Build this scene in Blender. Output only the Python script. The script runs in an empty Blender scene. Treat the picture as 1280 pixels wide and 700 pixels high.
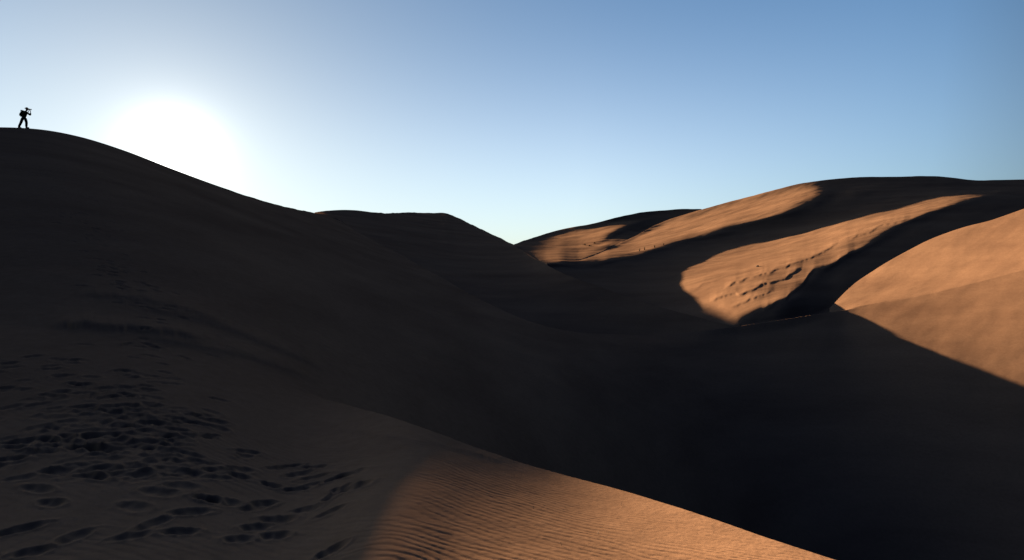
import bpy, math, random
import numpy as np
from mathutils import Vector, Matrix

# ------------------------------------------------------------------ scene basics
F_PX = 711.0                       # focal length in pixels of a 1280 px wide frame (20 mm lens)
SUN_PX = (218.0, 188.0)
scene = bpy.context.scene
C = scene.collection

def link(name, me, mat=None, parent=None):
    o = bpy.data.objects.new(name, me); C.objects.link(o)
    if mat: me.materials.append(mat)
    if parent: o.parent = parent
    return o

# ------------------------------------------------------------------ terrain data
CP = {'bot': [(-240, 900), (1520, 900)],
 'G': [(-240, 400), (0, 405), (150, 425), (250, 445), (330, 470), (400, 497), (440, 508), (480, 520), (560, 548), (640, 575), (700, 592), (800, 620),
       (900, 652), (1040, 698), (1200, 742), (1280, 765), (1520, 830)],
 'A': [(-240, 168), (-60, 160), (0, 159), (30, 160), (60, 163), (100, 171), (155, 188), (215, 211), (280, 235), (340, 254), (400, 268), (420, 274),
       (450, 292), (500, 318), (536, 338), (570, 357), (600, 374), (640, 393), (680, 407), (720, 415), (770, 418), (830, 418), (880, 413), (920, 408),
       (970, 401), (1035, 391), (1060, 387), (1110, 378), (1170, 365), (1280, 337), (1400, 305), (1520, 280)],
 'D': [(1032, 391), (1050, 372), (1068, 355), (1090, 340), (1120, 322), (1160, 301), (1200, 286), (1240, 275), (1280, 261), (1400, 225), (1520, 195)],
 'Eb': [(392, 268), (420, 282), (450, 300), (500, 326), (536, 346), (570, 366), (600, 383), (640, 402), (680, 416), (720, 424), (770, 428),
        (830, 428), (880, 424), (930, 420)],
 'E': [(392, 266), (410, 263.5), (425, 262.5), (445, 263), (470, 266), (500, 266), (540, 266), (558, 266.5), (572, 272), (590, 281), (640, 305),
       (672, 325), (700, 340), (760, 362), (830, 385), (880, 398), (930, 411)],
 'Mb': [(668, 345), (700, 350), (760, 374), (830, 400), (880, 414), (930, 421), (980, 415), (1035, 402), (1060, 380), (1090, 356), (1120, 336),
        (1160, 313), (1200, 296), (1240, 284), (1280, 271), (1400, 238), (1520, 210)],
 'M': [(668, 325), (700, 325), (725, 325), (745, 318.5), (760, 311), (790, 297), (820, 281), (850, 270), (880, 261.5), (910, 252.5), (940, 245),
       (970, 237), (1000, 229.5), (1040, 224), (1080, 221.5), (1120, 221), (1160, 220.5), (1185, 221.5), (1210, 224.5), (1280, 224.5), (1400, 230),
       (1520, 232)],
 'Hb': [(640, 315), (668, 327), (700, 325), (725, 325), (745, 318.5), (760, 311), (790, 297), (820, 284), (850, 275), (890, 266)],
 'H': [(640, 306), (660, 299), (690, 289.5), (740, 279.5), (780, 270), (800, 266), (820, 264), (850, 261.5), (890, 261)]}
LY = {'F': ('bot', 'G', -240, 1520, 16),
 'A': ('G', 'A', -240, 1520, 20),
 'D': ('A', 'D', 1044, 1520, 10),
 'E': ('Eb', 'E', 396, 924, 10),
 'M': ('Mb', 'M', 672, 1520, 24),
 'H': ('Hb', 'H', 648, 888, 8)}
DEPTHS = [
8420,9208,10040,10908,11805,12729,13677,14649,15647,16673,17732,18832,19983,21199,22503,23929,8598,9352,10151,10990,11863,12765,13695,14652,
15637,16653,17705,18799,19947,21161,22461,23871,8707,9440,10219,11038,11892,12778,13693,14637,15610,16616,17659,18746,19889,21100,22396,23798,
8732,9458,10227,11036,11880,12755,13660,14593,15556,16551,17583,18659,19790,20989,22278,23687,8685,9412,10183,10991,11832,12702,13600,14526,
15480,16467,17490,18558,19681,20875,22163,23577,8603,9342,10120,10930,11769,12635,13528,14448,15397,16378,17395,18458,19577,20769,22057,23475,
8627,9341,10098,10892,11717,12573,13458,14371,15315,16291,17305,18365,19483,20675,21965,23387,8629,9328,10069,10848,11662,12509,13386,14294,
15234,16209,17223,18283,19402,20595,21887,23312,8584,9277,10011,10784,11591,12432,13306,14214,15155,16132,17149,18213,19335,20530,21825,23252,
8499,9195,9931,10703,11509,12348,13222,14132,15078,16062,17085,18155,19282,20481,21776,23205,8409,9117,9860,10635,11440,12276,13146,14060,
15013,16002,17032,18108,19241,20440,21736,23164,8440,9130,9860,10626,11426,12260,13129,14036,14980,15962,16986,18058,19189,20392,21693,23127,
8469,9150,9871,10631,11427,12257,13121,14021,14957,15932,16950,18018,19146,20351,21657,23097,8462,9142,9863,10622,11416,12244,13106,14001,
14932,15902,16916,17981,19109,20316,21625,23071,8414,9101,9829,10592,11389,12218,13079,13972,14901,15868,16879,17943,19072,20282,21596,23049,
8352,9054,9791,10560,11360,12189,13048,13939,14865,15830,16840,17904,19035,20248,21568,23029,8391,9074,9797,10556,11347,12169,13022,13908,
14829,15790,16799,17865,18998,20216,21544,23016,8419,9093,9806,10555,11338,12153,13000,13880,14796,15754,16763,17830,18969,20194,21531,23016,
8412,9084,9797,10545,11326,12139,12984,13861,14774,15730,16739,17812,18958,20191,21538,23037,8369,9051,9771,10526,11314,12132,12981,13863,
14780,15740,16752,17828,18976,20213,21567,23076,8315,9013,9746,10512,11307,12133,12990,13878,14804,15771,16787,17864,19012,20252,21609,23125,
8353,9036,9760,10520,11314,12141,13001,13895,14826,15799,16821,17900,19051,20293,21652,23172,8368,9042,9758,10513,11304,12132,12996,13896,
14834,15816,16845,17932,19089,20336,21701,23225,8326,8997,9710,10463,11255,12085,12954,13862,14811,15805,16849,17950,19122,20382,21757,23290,
8230,8898,9608,10359,11149,11980,12852,13767,14728,15739,16804,17932,19132,20420,21822,23375,8120,8781,9477,10210,10981,11794,12653,13560,
14521,15542,16631,17794,19044,20391,21852,23454,8119,8753,9424,10134,10883,11676,12517,13409,14360,15376,16467,17644,18921,20314,21839,23510,
8133,8738,9380,10060,10783,11552,12370,13244,14179,15186,16274,17458,18757,20194,21798,23586,8167,8737,9345,9993,10685,11425,12218,13069,
13986,14979,16059,17243,18553,20021,21694,23655,8226,8750,9320,9935,10594,11302,12065,12891,13787,14763,15832,17010,18324,19813,21543,23632,
8291,8772,9308,9889,10512,11184,11915,12712,13585,14542,15596,16765,18075,19569,21316,23430,8354,8820,9313,9861,10440,11073,11769,12535,
13381,14316,15352,16505,17801,19282,21014,23104,8385,8841,9325,9848,10377,10972,11632,12364,13179,14089,15101,16232,17504,18955,20645,22673,
8400,8847,9319,9816,10332,10895,11517,12211,12992,13872,14857,15960,17200,18610,20243,22188,8406,8847,9311,9795,10303,10847,11440,12096,
12836,13680,14634,15705,16908,18271,19839,21692,8410,8850,9308,9786,10289,10824,11400,12030,12730,13527,14442,15477,16641,17955,19459,21218,
8428,8860,9312,9785,10283,10811,11378,11993,12669,13424,14291,15285,16407,17674,19119,20802,8449,8874,9319,9787,10280,10803,11363,11969,
12631,13363,14187,15136,16215,17436,18827,20439,8470,8889,9329,9791,10278,10796,11351,11951,12606,13325,14125,15032,16070,17247,18587,20134,
8490,8904,9338,9795,10277,10790,11341,11938,12589,13302,14090,14970,15970,17107,18401,19890,8510,8919,9348,9799,10276,10785,11331,11926,
12577,13290,14074,14940,15911,17014,18268,19706,8529,8933,9358,9804,10275,10778,11321,11913,12567,13285,14070,14932,15885,16961,18183,19581,
8548,8947,9367,9808,10274,10771,11309,11898,12553,13276,14069,14934,15883,16941,18139,19508,8566,8961,9375,9810,10271,10763,11294,11877,
12529,13255,14055,14930,15883,16934,18118,19469,8584,8973,9382,9812,10267,10753,11278,11855,12502,13226,14028,14911,15876,16930,18111,19454,
8600,8985,9388,9813,10263,10743,11262,11833,12475,13196,13998,14885,15860,16926,18110,19451,8616,8995,9394,9813,10258,10733,11247,11815,
12452,13169,13969,14858,15841,16919,18108,19452,8630,9004,9398,9814,10254,10725,11236,11800,12433,13147,13945,14833,15820,16907,18101,19448,
8642,9013,9403,9815,10253,10721,11228,11789,12420,13130,13923,14808,15797,16890,18088,19439,8654,9020,9408,9818,10254,10720,11225,11784,
12413,13118,13906,14785,15770,16866,18070,19429,8664,9028,9415,9824,10259,10723,11227,11784,12410,13111,13892,14764,15743,16840,18053,19420,
8673,9037,9424,9834,10268,10731,11233,11788,12411,13107,13881,14745,15718,16813,18033,19408,8682,9048,9437,9847,10280,10741,11241,11795,
12415,13106,13872,14727,15692,16782,18003,19388,8693,9064,9454,9864,10295,10754,11251,11803,12419,13104,13862,14708,15663,16741,17948,19313,
8716,9087,9476,9883,10312,10768,11263,11811,12423,13101,13851,14686,15626,16686,17871,19204,8746,9114,9501,9905,10331,10784,11275,11821,
12429,13100,13840,14662,15587,16625,17781,19077,8777,9143,9527,9928,10351,10801,11290,11832,12435,13099,13829,14637,15543,16557,17682,18938,
8809,9173,9553,9952,10371,10818,11304,11843,12441,13096,13815,14609,15495,16483,17575,18791,8842,9203,9580,9976,10392,10835,11319,11854,
12445,13092,13799,14577,15442,16403,17462,18636,8875,9233,9608,10000,10413,10853,11333,11863,12448,13085,13779,14540,15384,16318,17342,18476,
8908,9264,9635,10024,10433,10869,11346,11872,12449,13075,13755,14499,15321,16228,17219,18311,8942,9294,9663,10048,10453,10885,11357,11877,
12446,13061,13727,14453,15254,16133,17091,18143,8976,9325,9690,10071,10472,10899,11367,11881,12440,13042,13693,14401,15180,16034,16959,17971,
9010,9356,9717,10094,10489,10912,11374,11881,12430,13019,13655,14345,15102,15929,16824,17797,9045,9387,9744,10116,10506,10923,11379,11878,
12416,12993,13612,14284,15020,15822,16686,17622,9079,9418,9770,10137,10522,10933,11382,11873,12400,12963,13566,14220,14935,15712,16546,17448,
9114,9448,9796,10157,10536,10942,11384,11865,12381,12930,13517,14153,14847,15601,16408,17276,9148,9478,9821,10176,10550,10949,11384,11855,
12359,12894,13466,14084,14759,15491,16273,17109,9183,9508,9845,10195,10562,10954,11381,11843,12335,12857,13413,14015,14671,15382,16140,16948,
9216,9537,9869,10213,10573,10958,11377,11829,12310,12818,13360,13944,14582,15273,16009,16793,9250,9565,9892,10230,10582,10960,11371,11814,
12283,12779,13306,13874,14494,15166,15882,16644,9283,9593,9914,10246,10592,10961,11363,11796,12255,12739,13253,13804,14406,15059,15754,16495,
9315,9620,9936,10262,10600,10961,11354,11776,12224,12697,13198,13734,14318,14953,15626,16343,9347,9647,9958,10278,10609,10959,11342,11755,
12193,12655,13144,13666,14232,14848,15501,16192,9378,9674,9979,10293,10616,10957,11329,11732,12160,12613,13091,13599,14148,14744,15377,16043,
9409,9700,10000,10308,10622,10954,11315,11708,12128,12571,13039,13534,14066,14643,15256,15898,9440,9727,10022,10322,10627,10948,11299,11684,
12096,12531,12988,13471,13986,14545,15139,15760,9470,9754,10043,10335,10631,10941,11283,11660,12065,12492,12939,13410,13910,14449,15026,15631,
9501,9782,10064,10346,10631,10932,11267,11638,12036,12454,12892,13351,13837,14358,14918,15507,9534,9812,10084,10353,10627,10921,11252,11619,
12010,12419,12847,13294,13767,14272,14813,15386,9588,9846,10099,10356,10617,10912,11242,11603,11986,12386,12803,13240,13701,14191,14715,15269,
9714,9928,10137,10364,10601,10908,11239,11592,11965,12354,12761,13188,13639,14116,14625,15162,9888,10088,10248,10439,10630,10924,11244,11583,
11944,12324,12722,13141,13582,14049,14545,15069,10045,10238,10406,10621,10754,10977,11262,11585,11935,12307,12698,13109,13542,14000,14484,14993,
10161,10344,10522,10706,10865,11062,11314,11614,11950,12311,12694,13098,13523,13971,14442,14936,10241,10419,10598,10775,10952,11151,11389,11670,
11989,12336,12708,13102,13517,13954,14412,14892,10293,10472,10653,10835,11025,11233,11469,11739,12043,12377,12737,13120,13525,13950,14395,14862,
10326,10510,10696,10888,11089,11306,11546,11812,12107,12431,12779,13151,13545,13959,14393,14847,10346,10537,10733,10935,11147,11373,11618,11884,
12175,12491,12831,13193,13577,13980,14403,14846,10359,10560,10765,10977,11199,11434,11685,11954,12244,12555,12889,13244,13619,14013,14427,14860,
10369,10579,10794,11016,11248,11491,11748,12021,12312,12622,12951,13301,13669,14056,14462,14887,10378,10597,10821,11053,11293,11545,11808,12086,
12379,12689,13016,13362,13726,14108,14508,14926,10387,10614,10848,11088,11337,11596,11865,12148,12444,12755,13083,13427,13788,14167,14563,14976,
10398,10634,10875,11123,11380,11645,11921,12208,12508,12822,13150,13494,13854,14231,14625,15035,10412,10655,10903,11159,11422,11693,11974,12266,
12570,12887,13217,13563,13923,14299,14692,15102,10430,10679,10934,11195,11464,11741,12027,12323,12631,12951,13284,13631,13993,14370,14763,15173,
10454,10707,10966,11232,11506,11788,12079,12379,12691,13014,13350,13700,14064,14443,14838,15250,10482,10738,11001,11272,11549,11835,12130,12435,
12750,13077,13417,13769,14136,14518,14916,15330,10513,10773,11039,11312,11594,11884,12182,12491,12810,13140,13483,13839,14209,14594,14996,15414,
10548,10810,11079,11355,11640,11933,12235,12547,12870,13204,13550,13909,14283,14672,15078,15501,10584,10849,11120,11400,11687,11983,12289,12604,
12930,13267,13617,13981,14358,14752,15162,15590,10623,10890,11164,11446,11736,12035,12343,12662,12991,13332,13686,14053,14435,14832,15247,15680,
10664,10933,11209,11494,11786,12088,12400,12721,13054,13398,13756,14127,14512,14914,15334,15772,10706,10977,11256,11543,11838,12143,12457,12782,
13118,13466,13827,14201,14591,14997,15421,15864,10816,11091,11374,11666,11967,12277,12598,12929,13272,13627,13995,14378,14777,15192,15625,16078,
10935,11214,11502,11798,12104,12419,12745,13082,13431,13793,14169,14559,14966,15389,15832,16295,11060,11343,11635,11936,12247,12567,12899,13241,
13596,13965,14347,14745,15159,15592,16044,16517,11189,11477,11773,12079,12394,12719,13056,13405,13766,14141,14531,14936,15359,15800,16262,16746,
11321,11613,11914,12224,12544,12875,13218,13572,13940,14322,14718,15132,15563,16014,16486,16981,11456,11752,12057,12372,12697,13034,13382,13742,
14117,14505,14910,15332,15772,16232,16715,17222,11592,11893,12202,12522,12852,13194,13548,13915,14296,14692,15104,15534,15984,16454,16948,17468,
11730,12034,12349,12673,13008,13355,13715,14088,14475,14879,15299,15737,16196,16677,17182,17714,23929,24402,24877,25357,25846,26349,26869,27411,
27979,28579,29215,29895,30625,31415,32274,33217,34261,35431,36757,38289,23869,24338,24810,25289,25778,26281,26803,27346,27917,28518,29157,29839,
30571,31361,32221,33165,34208,35375,36699,38226,23794,24263,24736,25217,25708,26214,26738,27285,27859,28464,29105,29789,30523,31316,32177,33122,
34166,35333,36655,38180,23687,24164,24644,25132,25630,26142,26672,27224,27802,28411,29056,29744,30481,31276,32139,33085,34130,35297,36620,38145,
23577,24061,24549,25044,25550,26069,26606,27164,27747,28361,29011,29702,30442,31240,32105,33053,34100,35269,36593,38120,23476,23966,24460,24962,
25474,26000,26544,27108,27697,28316,28970,29666,30409,31210,32078,33029,34078,35249,36576,38107,23388,23882,24382,24890,25409,25941,26491,27061,
27656,28280,28939,29638,30386,31190,32062,33015,34067,35243,36574,38110,23313,23812,24317,24831,25356,25894,26450,27026,27626,28255,28919,29623,
30375,31184,32060,33018,34075,35255,36594,38139,23253,23757,24267,24787,25317,25862,26423,27005,27612,28248,28917,29627,30385,31200,32082,33046,
34111,35301,36651,38212,23206,23715,24231,24757,25294,25846,26415,27005,27620,28263,28942,29661,30428,31252,32146,33122,34201,35408,36779,38368,
23165,23679,24202,24734,25279,25838,26416,27014,27638,28291,28980,29709,30488,31324,32231,33222,34318,35546,36943,38568,23128,23649,24178,24718,
25270,25838,26425,27033,27666,28331,29030,29772,30564,31415,32338,33348,34465,35718,37147,38813,23098,23625,24161,24707,25267,25843,26437,27055,
27698,28373,29084,29839,30645,31512,32452,33483,34626,35910,37380,39101,23073,23604,24145,24697,25263,25845,26447,27072,27724,28408,29129,29895,
30714,31596,32553,33605,34773,36089,37602,39382,23050,23585,24130,24686,25256,25843,26451,27082,27740,28431,29161,29936,30765,31659,32632,33701,
34891,36237,37787,39620,23030,23568,24116,24675,25249,25840,26452,27087,27751,28448,29185,29968,30806,31711,32697,33782,34993,36365,37952,39836,
23017,23557,24106,24668,25244,25838,26452,27091,27759,28461,29202,29991,30837,31751,32747,33847,35075,36471,38089,40019,23018,23559,24110,24673,
25252,25848,26466,27108,27779,28485,29232,30027,30880,31803,32811,33925,35172,36593,38245,40224,23039,23580,24133,24697,25277,25874,26493,27137,
27810,28518,29267,30066,30924,31852,32868,33992,35253,36693,38371,40389,23077,23620,24174,24740,25322,25922,26543,27190,27867,28579,29333,30137,
31001,31938,32965,34103,35383,36848,38563,40632,23126,23671,24228,24798,25384,25988,26614,27266,27948,28667,29428,30241,31116,32066,33108,34266,
35571,37070,38832,40972,23173,23723,24285,24860,25452,26063,26696,27355,28046,28773,29545,30370,31258,32223,33284,34464,35797,37332,39143,41355,
23225,23783,24353,24938,25539,26159,26801,27471,28174,28914,29700,30541,31448,32437,33524,34738,36114,37705,39594,41923,23291,23860,24441,25037,
25648,26279,26934,27616,28332,29088,29892,30754,31685,32702,33825,35083,36516,38186,40190,42696,23374,23960,24556,25164,25788,26431,27098,27795,
28527,29302,30127,31013,31974,33027,34194,35509,37016,38787,40938,43683,23454,24062,24676,25299,25937,26595,27278,27993,28746,29545,30399,31320,
32322,33426,34656,36051,37665,39583,41955,45069,23509,24130,24750,25378,26022,26687,27379,28104,28868,29680,30550,31490,32517,33650,34918,36362,
38043,40057,42576,45948,23592,24218,24840,25471,26120,26791,27491,28224,28999,29823,30708,31666,32715,33876,35181,36675,38423,40537,43213,46872,
23729,24335,24954,25588,26239,26914,27618,28357,29139,29973,30869,31841,32908,34093,35429,36964,38771,40975,43799,47743,23913,24500,25110,25739,
26389,27064,27770,28512,29298,30138,31042,32024,33104,34307,35667,37236,39093,41373,44333,48562,24137,24703,25297,25916,26560,27230,27933,28674,
29460,30299,31205,32191,33275,34485,35857,37442,39325,41647,44679,49058,24371,24916,25488,26087,26714,27369,28057,28783,29553,30377,31264,32229,
33290,34471,35806,37346,39166,41395,44272,48332,24599,25122,25672,26248,26853,27487,28154,28858,29605,30403,31261,32193,33216,34350,35627,37091,
38807,40884,43513,47094,24824,25330,25861,26418,27003,27619,28267,28951,29678,30455,31290,32195,33186,34283,35514,36919,38556,40519,42968,46222,
25048,25539,26055,26596,27165,27764,28395,29063,29773,30531,31346,32230,33195,34262,35456,36814,38388,40262,42573,45588,25269,25748,26250,26777,
27331,27914,28530,29183,29876,30617,31413,32275,33217,34256,35415,36729,38244,40035,42221,45026,25485,25951,26441,26954,27494,28063,28664,29300,
29977,30700,31477,32317,33234,34242,35365,36632,38086,39791,41851,44451,25694,26149,26626,27126,27651,28205,28790,29409,30067,30771,31526,32342,
33230,34205,35286,36501,37886,39496,41420,43806,25898,26342,26806,27293,27804,28343,28911,29512,30152,30834,31566,32355,33213,34151,35188,36347,
37659,39171,40956,43131,26102,26534,26986,27460,27957,28480,29032,29616,30236,30897,31604,32367,33192,34094,35085,36188,37428,38845,40497,42477,
26306,26728,27168,27629,28113,28621,29157,29723,30324,30963,31647,32382,33177,34041,34989,36037,37208,38537,40068,41877,26514,26925,27355,27803,
28274,28767,29287,29836,30418,31036,31696,32404,33167,33995,34899,35895,37001,38247,39671,41332,26727,27128,27547,27983,28441,28920,29424,29956,
30518,31115,31751,32432,33164,33955,34816,35760,36805,37973,39297,40825,26942,27333,27740,28165,28609,29074,29562,30076,30619,31195,31807,32460,
33160,33915,34734,35628,36612,37706,38936,40341,27158,27538,27934,28347,28777,29228,29700,30196,30720,31273,31860,32485,33154,33872,34648,35492,
36417,37439,38579,39869,27376,27747,28133,28534,28952,29388,29845,30325,30830,31362,31926,32525,33165,33849,34587,35385,36256,37213,38274,39464,
27599,27961,28337,28727,29134,29558,30002,30466,30954,31468,32012,32588,33201,33855,34559,35317,36141,37042,38034,39138,27827,28181,28548,28929,
29325,29738,30168,30619,31092,31589,32113,32668,33257,33885,34556,35279,36061,36911,37842,38869,28063,28409,28768,29140,29526,29928,30347,30785,
31244,31726,32233,32768,33336,33939,34583,35273,36017,36822,37699,38660,28306,28646,28997,29361,29738,30131,30540,30966,31412,31880,32371,32890,
33437,34019,34638,35299,36009,36775,37605,38510,28558,28891,29235,29591,29961,30345,30744,31160,31594,32049,32527,33029,33559,34120,34716,35352,
36031,36762,37551,38409,28814,29142,29480,29830,30192,30568,30959,31365,31790,32233,32698,33186,33700,34244,34820,35432,36085,36785,37539,38355,
29074,29396,29729,30074,30430,30799,31183,31581,31997,32430,32884,33361,33861,34390,34948,35541,36172,36846,37570,38350,29334,29653,29982,30321,
30672,31036,31413,31806,32214,32639,33084,33551,34040,34556,35100,35676,36289,36941,37640,38391,29594,29909,30234,30570,30917,31276,31649,32036,
32438,32857,33294,33752,34232,34737,35270,35833,36429,37064,37741,38467,29855,30167,30489,30822,31166,31521,31889,32271,32668,33082,33513,33963,
34436,34931,35453,36004,36587,37206,37865,38570,30116,30426,30746,31076,31417,31770,32135,32513,32906,33315,33741,34186,34651,35139,35652,36194,
36766,37372,38016,38703,30376,30684,31003,31331,31670,32021,32384,32760,33150,33555,33977,34417,34877,35359,35865,36399,36962,37558,38191,38866,
30633,30940,31257,31584,31922,32272,32633,33007,33394,33797,34215,34651,35107,35583,36082,36608,37163,37751,38375,39040,30885,31192,31508,31834,
32170,32518,32877,33249,33634,34034,34449,34881,35331,35801,36294,36811,37357,37935,38549,39204,31132,31437,31752,32076,32411,32757,33114,33484,
33867,34263,34674,35101,35546,36009,36493,37001,37536,38100,38700,39338,31372,31676,31989,32312,32645,32989,33344,33711,34091,34484,34892,35314,
35753,36209,36684,37181,37703,38252,38832,39447,31603,31906,32217,32539,32870,33212,33565,33930,34307,34697,35101,35518,35951,36401,36867,37353,
37860,38392,38951,39540,31825,32126,32437,32757,33086,33426,33777,34140,34514,34901,35301,35715,36143,36586,37044,37518,38011,38524,39060,39623,
32038,32338,32647,32966,33294,33632,33981,34342,34714,35098,35495,35904,36328,36764,37214,37679,38157,38652,39165,39701,32242,32541,32849,33166,
33493,33830,34177,34536,34906,35287,35681,36087,36506,36937,37381,37836,38302,38779,39270,39780,32436,32734,33041,33357,33682,34018,34364,34721,
35089,35468,35859,36261,36676,37102,37541,37989,38445,38906,39373,39855,32620,32917,33223,33537,33862,34196,34541,34896,35261,35638,36025,36424,
36834,37255,37688,38130,38578,39028,39468,39918,32794,33089,33394,33707,34030,34363,34705,35058,35421,35794,36178,36572,36977,37392,37817,38251,
38693,39136,39547,39967,32957,33251,33554,33866,34187,34518,34858,35208,35567,35937,36316,36705,37104,37511,37927,38351,38781,39216,39614,40015,
33110,33403,33704,34014,34333,34661,34998,35345,35701,36067,36441,36825,37217,37616,38023,38435,38853,39278,39678,40073,33252,33542,33841,34149,
34466,34792,35126,35470,35822,36183,36553,36931,37316,37708,38106,38509,38920,39339,39734,40120,33381,33669,33966,34272,34586,34909,35240,35580,
35929,36286,36650,37022,37402,37787,38178,38574,38977,39391,39782,40151,33497,33784,34078,34382,34693,35013,35341,35678,36022,36374,36734,37101,
37475,37855,38240,38631,39028,39430,39813,40149,33601,33886,34178,34479,34788,35105,35429,35762,36103,36450,36805,37167,37536,37911,38292,38679,
39070,39464,39830,40154,33694,33976,34266,34565,34870,35184,35505,35834,36171,36514,36865,37222,37586,37956,38332,38714,39100,39484,39842,40167,
33775,34055,34343,34639,34942,35252,35570,35895,36227,36567,36913,37265,37624,37990,38361,38738,39118,39497,39851,40185,33846,34124,34410,34702,
35002,35309,35623,35945,36273,36608,36950,37298,37653,38013,38379,38751,39126,39504,39862,40214,33908,34183,34466,34756,35052,35356,35667,35984,
36309,36640,36978,37322,37672,38028,38390,38757,39128,39507,39877,40251,33961,34234,34513,34800,35093,35393,35700,36014,36335,36663,36997,37337,
37684,38037,38396,38760,39132,39514,39897,40291,34007,34276,34552,34835,35125,35422,35725,36036,36353,36677,37007,37345,37689,38040,38398,38763,
39137,39527,39922,40332,34044,34310,34583,34863,35149,35442,35742,36049,36362,36683,37010,37345,37688,38038,38397,38765,39145,39539,39946,40362,
34074,34337,34606,34882,35165,35455,35751,36054,36365,36682,37007,37339,37680,38030,38391,38764,39152,39555,39973,40377,34096,34355,34622,34895,
35174,35461,35754,36053,36360,36675,36997,37327,37666,38016,38378,38754,39146,39555,39973,40371,34110,34367,34630,34900,35177,35460,35750,36047,
36350,36662,36981,37309,37647,37995,38356,38731,39119,39521,39927,40327,34117,34371,34632,34899,35173,35453,35740,36034,36335,36644,36961,37286,
37622,37967,38325,38694,39075,39465,39863,40265,34117,34369,34627,34892,35163,35441,35725,36016,36314,36620,36935,37258,37590,37932,38285,38648,
39020,39402,39793,40198,34109,34359,34616,34878,35147,35422,35704,35993,36289,36592,36904,37224,37553,37891,38238,38595,38961,39337,39725,40130,
34095,34343,34598,34858,35125,35399,35678,35965,36259,36560,36868,37185,37511,37845,38187,38539,38901,39273,39660,40065,34074,34321,34574,34833,
35098,35370,35648,35932,36224,36523,36829,37143,37465,37795,38134,38483,38841,39211,39597,40002,34046,34292,34544,34802,35066,35336,35612,35895,
36185,36482,36785,37097,37416,37743,38079,38424,38781,39150,39535,39941,34012,34257,34508,34765,35028,35297,35572,35854,36142,36437,36739,37048,
37364,37688,38021,38364,38719,39088,39473,39879,33972,34216,34467,34723,34985,35253,35528,35809,36096,36389,36689,36996,37310,37632,37963,38304,
38656,39024,39410,39817,33926,34170,34420,34676,34937,35205,35479,35759,36045,36338,36637,36942,37254,37574,37903,38242,38593,38960,39346,39753,
33873,34117,34367,34623,34885,35153,35427,35707,35992,36284,36582,36886,37197,37516,37842,38179,38529,38896,39282,39691,33815,34059,34310,34567,
34829,35097,35371,35651,35936,36228,36525,36829,37140,37457,37781,38116,38465,38832,39220,39629,33750,33997,34249,34506,34769,35038,35312,35592,
35877,36169,36466,36770,37081,37397,37720,38052,38400,38768,39157,39566,33681,33930,34183,34442,34706,34976,35251,35531,35817,36108,36405,36709,
37019,37336,37656,37987,38335,38704,39093,39504,33606,33859,34115,34375,34641,34912,35188,35469,35754,36045,36342,36645,36953,37268,37588,37920,
38269,38638,39029,39441,33527,33784,34044,34306,34574,34846,35123,35405,35691,35982,36278,36579,36885,37198,37518,37851,38202,38573,38965,39379,
33446,33706,33970,34235,34505,34779,35058,35341,35627,35918,36212,36512,36817,37129,37449,37782,38134,38506,38900,39316,33362,33626,33894,34163,
34435,34712,34993,35276,35564,35854,36148,36445,36748,37058,37378,37712,38065,38439,38835,39252,33276,33545,33817,34090,34365,34644,34927,35212,
35500,35791,36084,36380,36681,36988,37308,37642,37996,38371,38769,39190,33190,33464,33740,34017,34295,34577,34861,35149,35438,35730,36023,36319,
36616,36921,37240,37574,37928,38304,38705,39131,32989,33272,33557,33843,34130,34418,34707,34999,35294,35591,35889,36188,36483,36785,37100,37433,
37787,38163,38564,38991,32771,33062,33357,33652,33947,34243,34540,34837,35135,35433,35731,36029,36329,36637,36957,37292,37647,38024,38424,38849,
32534,32834,33138,33442,33746,34051,34356,34661,34966,35271,35576,35879,36183,36493,36814,37149,37503,37878,38275,38697,32285,32594,32906,33218,
33531,33843,34156,34468,34780,35091,35400,35710,36022,36337,36660,36995,37347,37720,38115,38534,32031,32349,32669,32990,33312,33634,33955,34277,
34598,34917,35231,35545,35861,36179,36502,36835,37184,37553,37943,38358,31772,32098,32426,32756,33087,33417,33748,34079,34410,34738,35055,35372,
35691,36012,36338,36670,37015,37379,37765,38175,31507,31840,32175,32511,32848,33184,33520,33856,34191,34521,34848,35175,35502,35831,36162,36497,
36839,37200,37583,37989,31252,31588,31928,32269,32609,32950,33290,33630,33969,34307,34644,34980,35315,35651,35988,36327,36672,37030,37408,37811,
40418,40458,40533,40606,40669,40721,40763,40798,40822,40841,40360,40450,40555,40651,40739,40821,40900,40981,41062,41151,40304,40425,40555,40677,
40793,40907,41023,41141,41261,41384,40244,40383,40531,40673,40811,40949,41088,41229,41370,41508,40182,40335,40498,40656,40812,40967,41123,41278,
41431,41578,40118,40286,40462,40635,40806,40975,41143,41308,41469,41625,40056,40235,40423,40608,40790,40970,41146,41318,41486,41650,39995,40184,
40382,40577,40767,40954,41137,41316,41491,41662,39935,40133,40338,40541,40738,40931,41119,41304,41485,41664,39875,40079,40290,40497,40699,40896,
41090,41279,41467,41654,39814,40021,40235,40446,40650,40850,41046,41240,41432,41625,39751,39960,40175,40386,40592,40793,40991,41187,41383,41580,
39690,39898,40112,40322,40527,40728,40926,41124,41322,41522,39628,39835,40047,40255,40459,40659,40857,41055,41254,41456,39566,39770,39979,40184,
40385,40583,40779,40976,41175,41377,39504,39704,39909,40110,40307,40502,40696,40891,41088,41289,39442,39638,39840,40038,40231,40424,40616,40809,
41005,41205,39380,39574,39773,39970,40163,40354,40546,40740,40937,41137,39317,39511,39709,39905,40098,40290,40484,40679,40877,41079,39254,39447,
39645,39841,40034,40228,40423,40620,40820,41024,39191,39381,39578,39774,39969,40163,40359,40557,40759,40964,39131,39314,39510,39707,39902,40097,
40293,40492,40694,40900,38992,39169,39360,39553,39746,39940,40136,40334,40536,40742,38850,39023,39209,39398,39588,39780,39974,40171,40372,40577,
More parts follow.
